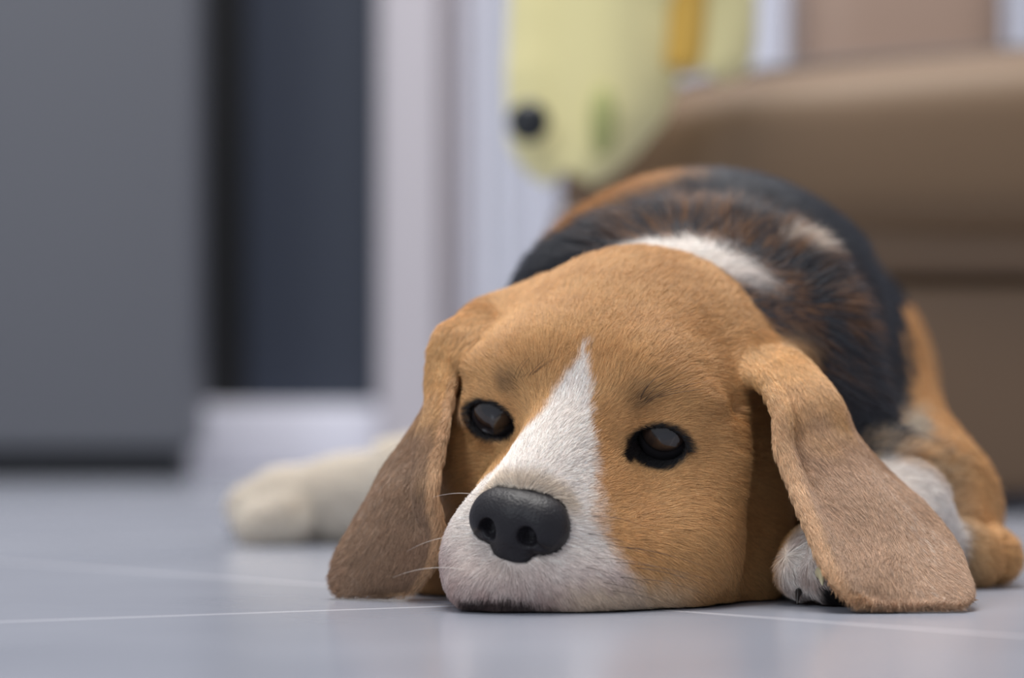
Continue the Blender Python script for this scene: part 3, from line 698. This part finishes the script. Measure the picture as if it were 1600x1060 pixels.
if FUR:
    A_, B_, C_, D_ = (V[Q[:, i]] for i in range(4))
    area_q = 0.5*np.linalg.norm(np.cross(C_-A_, D_-B_), axis=1); cen = (A_+B_+C_+D_)/4
    hq = toH(cen); isear = earw[Q].mean(1) > 0.4
    headq = (hq[:, 1] > -11) & (cen[:, 1] < 1.32)
    dens = np.where(headq | isear, 9.0e6, 2.4e6)                   # hairs per square metre
    dens = np.where(cen[:, 2] < 0.0016, 0, dens)
    fn = vertex_normals(V, Q)[Q].mean(1); toc = np.array([0, 0, 0.07])-cen; toc /= np.linalg.norm(toc, axis=1)[:, None]
    dens = np.where((fn*toc).sum(1) < -0.45, dens*0.12, dens)       # thinner coat on the far side
    for s_ in (1, -1):
        d2 = np.sqrt(((hq[:, 0]*s_-3.2)/0.95)**2+((hq[:, 2]+0.05)/0.68)**2); dens = np.where((d2 < 1) & (hq[:, 1] > -2), 0, dens)
    dens = np.where(nose_field(cen) < 0.0004, 0, dens)
    cnt = rng.poisson(dens*area_q); fi = np.repeat(np.arange(len(Q)), cnt); n = len(fi); print('hairs', n)
    u, v = rng.random(n), rng.random(n); wts = np.stack([(1-u)*(1-v), u*(1-v), u*v, (1-u)*v], 1); qv = Q[fi]
    bl = lambda A: (A[qv]*wts[..., None]).sum(1) if A.ndim == 2 else (A[qv]*wts).sum(1)
    P = bl(V); N = bl(VN); N /= np.linalg.norm(N, axis=1)[:, None]; ew = bl(earw); euv = bl(earuv); ed = bl(eard); es = ears[qv[:, 0]]
    F = flow(P, N, ew, ed); hh = toH(P); y = hh[:, 1]
    Lh = np.interp(y, [-16, -11, -8.5, -5, 0, 4, 7], [0.016, 0.0145, 0.0085, 0.0065, 0.0050, 0.0042, 0.0034])
    Lh = np.where(P[:, 1] > 1.36, 0.013, Lh)
    legs = (P[:, 2] < 0.05) & (P[:, 0] > 0.09) & (hh[:, 0] > 7.5); Lh = np.where(legs, 0.006, Lh); Lh = np.where((P[:, 0] > 0.142) & (P[:, 1] > 1.25), 0.006, Lh)
    for s_ in (1, -1):
        d2 = np.sqrt((hh[:, 0]*s_-3.2)**2+hh[:, 2]**2); Lh = np.where(y > -3, Lh*(0.45+0.55*smoothstep(0.9, 2.2, d2)), Lh)
    def capd(a, b):
        a = np.array(a); ab = np.array(b)-a; t = np.clip(((P-a)@ab)/(ab@ab), 0, 1); return np.linalg.norm(P-a-t[:, None]*ab, axis=1)
    Lh = np.where(capd((0.145, 1.235, 0.022), (0.118, 1.135, 0.012)) < 0.027, 0.0045, Lh); Lh = np.where(capd((0.17, 1.29, 0.02), (0.18, 1.25, 0.012)) < 0.03, 0.004, Lh)
    Lh = np.where((P[:, 0] < -0.06) & (P[:, 1] > 1.5), 0.005, Lh)
    Lh = Lh*(1-ew)+0.0042*ew; Lh = Lh*(0.7+0.6*rng.random(n))
    lift = np.interp(y, [-12, -8, 0, 7], [0.55, 0.25, 0.2, 0.24]); lift = lift*(1-ew)+0.12*ew
    cl = np.stack([vnoise(P, 420), vnoise(P+5, 420), vnoise(P+9, 420)], 1)*(0.25-0.12*ew[:, None])+rng.normal(0, 0.11, (n, 3))
    T = F+cl; T -= N*(T*N).sum(1)[:, None]*0.7; T /= np.linalg.norm(T, axis=1)[:, None]
    K = 5; s = np.linspace(0, 1, K)[None, :, None]
    PTS = P[:, None]+T[:, None]*(Lh[:, None, None]*s)+N[:, None]*(Lh*lift)[:, None, None]*(s*1.5-0.9*s**2)+rng.normal(0, 0.0002, (n, 1, 3))*s
    PTS[..., 2] = np.maximum(PTS[..., 2], 0.0006)
    big = np.where(headq[fi] | isear[fi], 1.0, 1.7)
    RAD = (0.000054*big)[:, None]*np.array([1, 1, 0.85, 0.6, 0.15])[None]*(0.8+0.5*rng.random(n))[:, None]
    CC = coat(P, ew, euv, es)
    br = 1+rng.normal(0, 1, n)*(0.15+0.08*ew)+0.05*vnoise(P, 500); CC = np.clip(CC*np.clip(br, 0.5, 1.5)[:, None], 0.003, 0.95)
    m_hair = hair_material('fur_hair'); fur = hair_object('fur', PTS, RAD, CC, m_hair); fur['kind'] = 'stuff'; keep(fur, dog)
    # whiskers and long brow hairs
    w_p, w_r, w_c = [], [], []
    def strand(a, d, L, droop, col, r=0.00011):
        a = np.array(a); d = np.array(d, float)/np.linalg.norm(d); t = np.linspace(0, 1, 8)[:, None]
        w_p.append(a+d*L*t+np.array(droop)*t**2); w_r.append(r*(1-0.85*t[:, 0])); w_c.append(col)
    dark, pale = lin((60, 40, 30)), lin((225, 215, 205))
    def surf(px, py):        # nearest coat vertex to the line of sight through a spot of the face
        o_ = np.array([0, 0, CAMH]); d_ = W(px, py, 1)-o_; d_ /= np.linalg.norm(d_); r_ = V-o_; t_ = r_@d_
        e_ = np.linalg.norm(r_-t_[:, None]*d_, axis=1); c_ = np.where(e_ < 0.0025)[0]; return V[c_[np.argmin(t_[c_])]]
    for px, py in ((925, 830), (950, 845), (935, 865), (965, 870), (915, 880), (985, 850), (975, 895), (945, 905), (1000, 885), (930, 800), (1010, 905), (960, 925)):
        strand(surf(px, py), (0.9+0.3*rng.random(), -0.25-0.3*rng.random(), -0.15+0.25*rng.random()), 0.022+0.018*rng.random(), (0.002, 0.006, -0.007), dark)
    for px, py in ((725, 838), (722, 885)):
        strand(surf(px, py), (-1, -0.35, 0.1+0.3*rng.random()), 0.020+0.012*rng.random(), (0, 0.003, -0.008), pale)
    strand(surf(745, 770), (-0.8, -0.2, 0.25), 0.016, (-0.002, 0.003, -0.005), pale)
    for k_ in range(7):
        strand(surf(998+6*k_, 640-2*k_), (0.10+0.13*k_, -0.5, 0.9-0.08*k_), 0.012+0.009*rng.random(), (0.009, 0.006, -0.002), lin((52, 38, 30)))
        strand(surf(792+5*k_, 600-2*k_), (0.05+0.1*k_, -0.5, 0.9), 0.008+0.006*rng.random(), (0.004, 0.004, -0.001), lin((52, 38, 30)))
    wk = hair_object('whiskers', np.array(w_p), np.array(w_r), np.array(w_c), m_hair); wk['kind'] = 'stuff'; keep(wk, dog)
#END
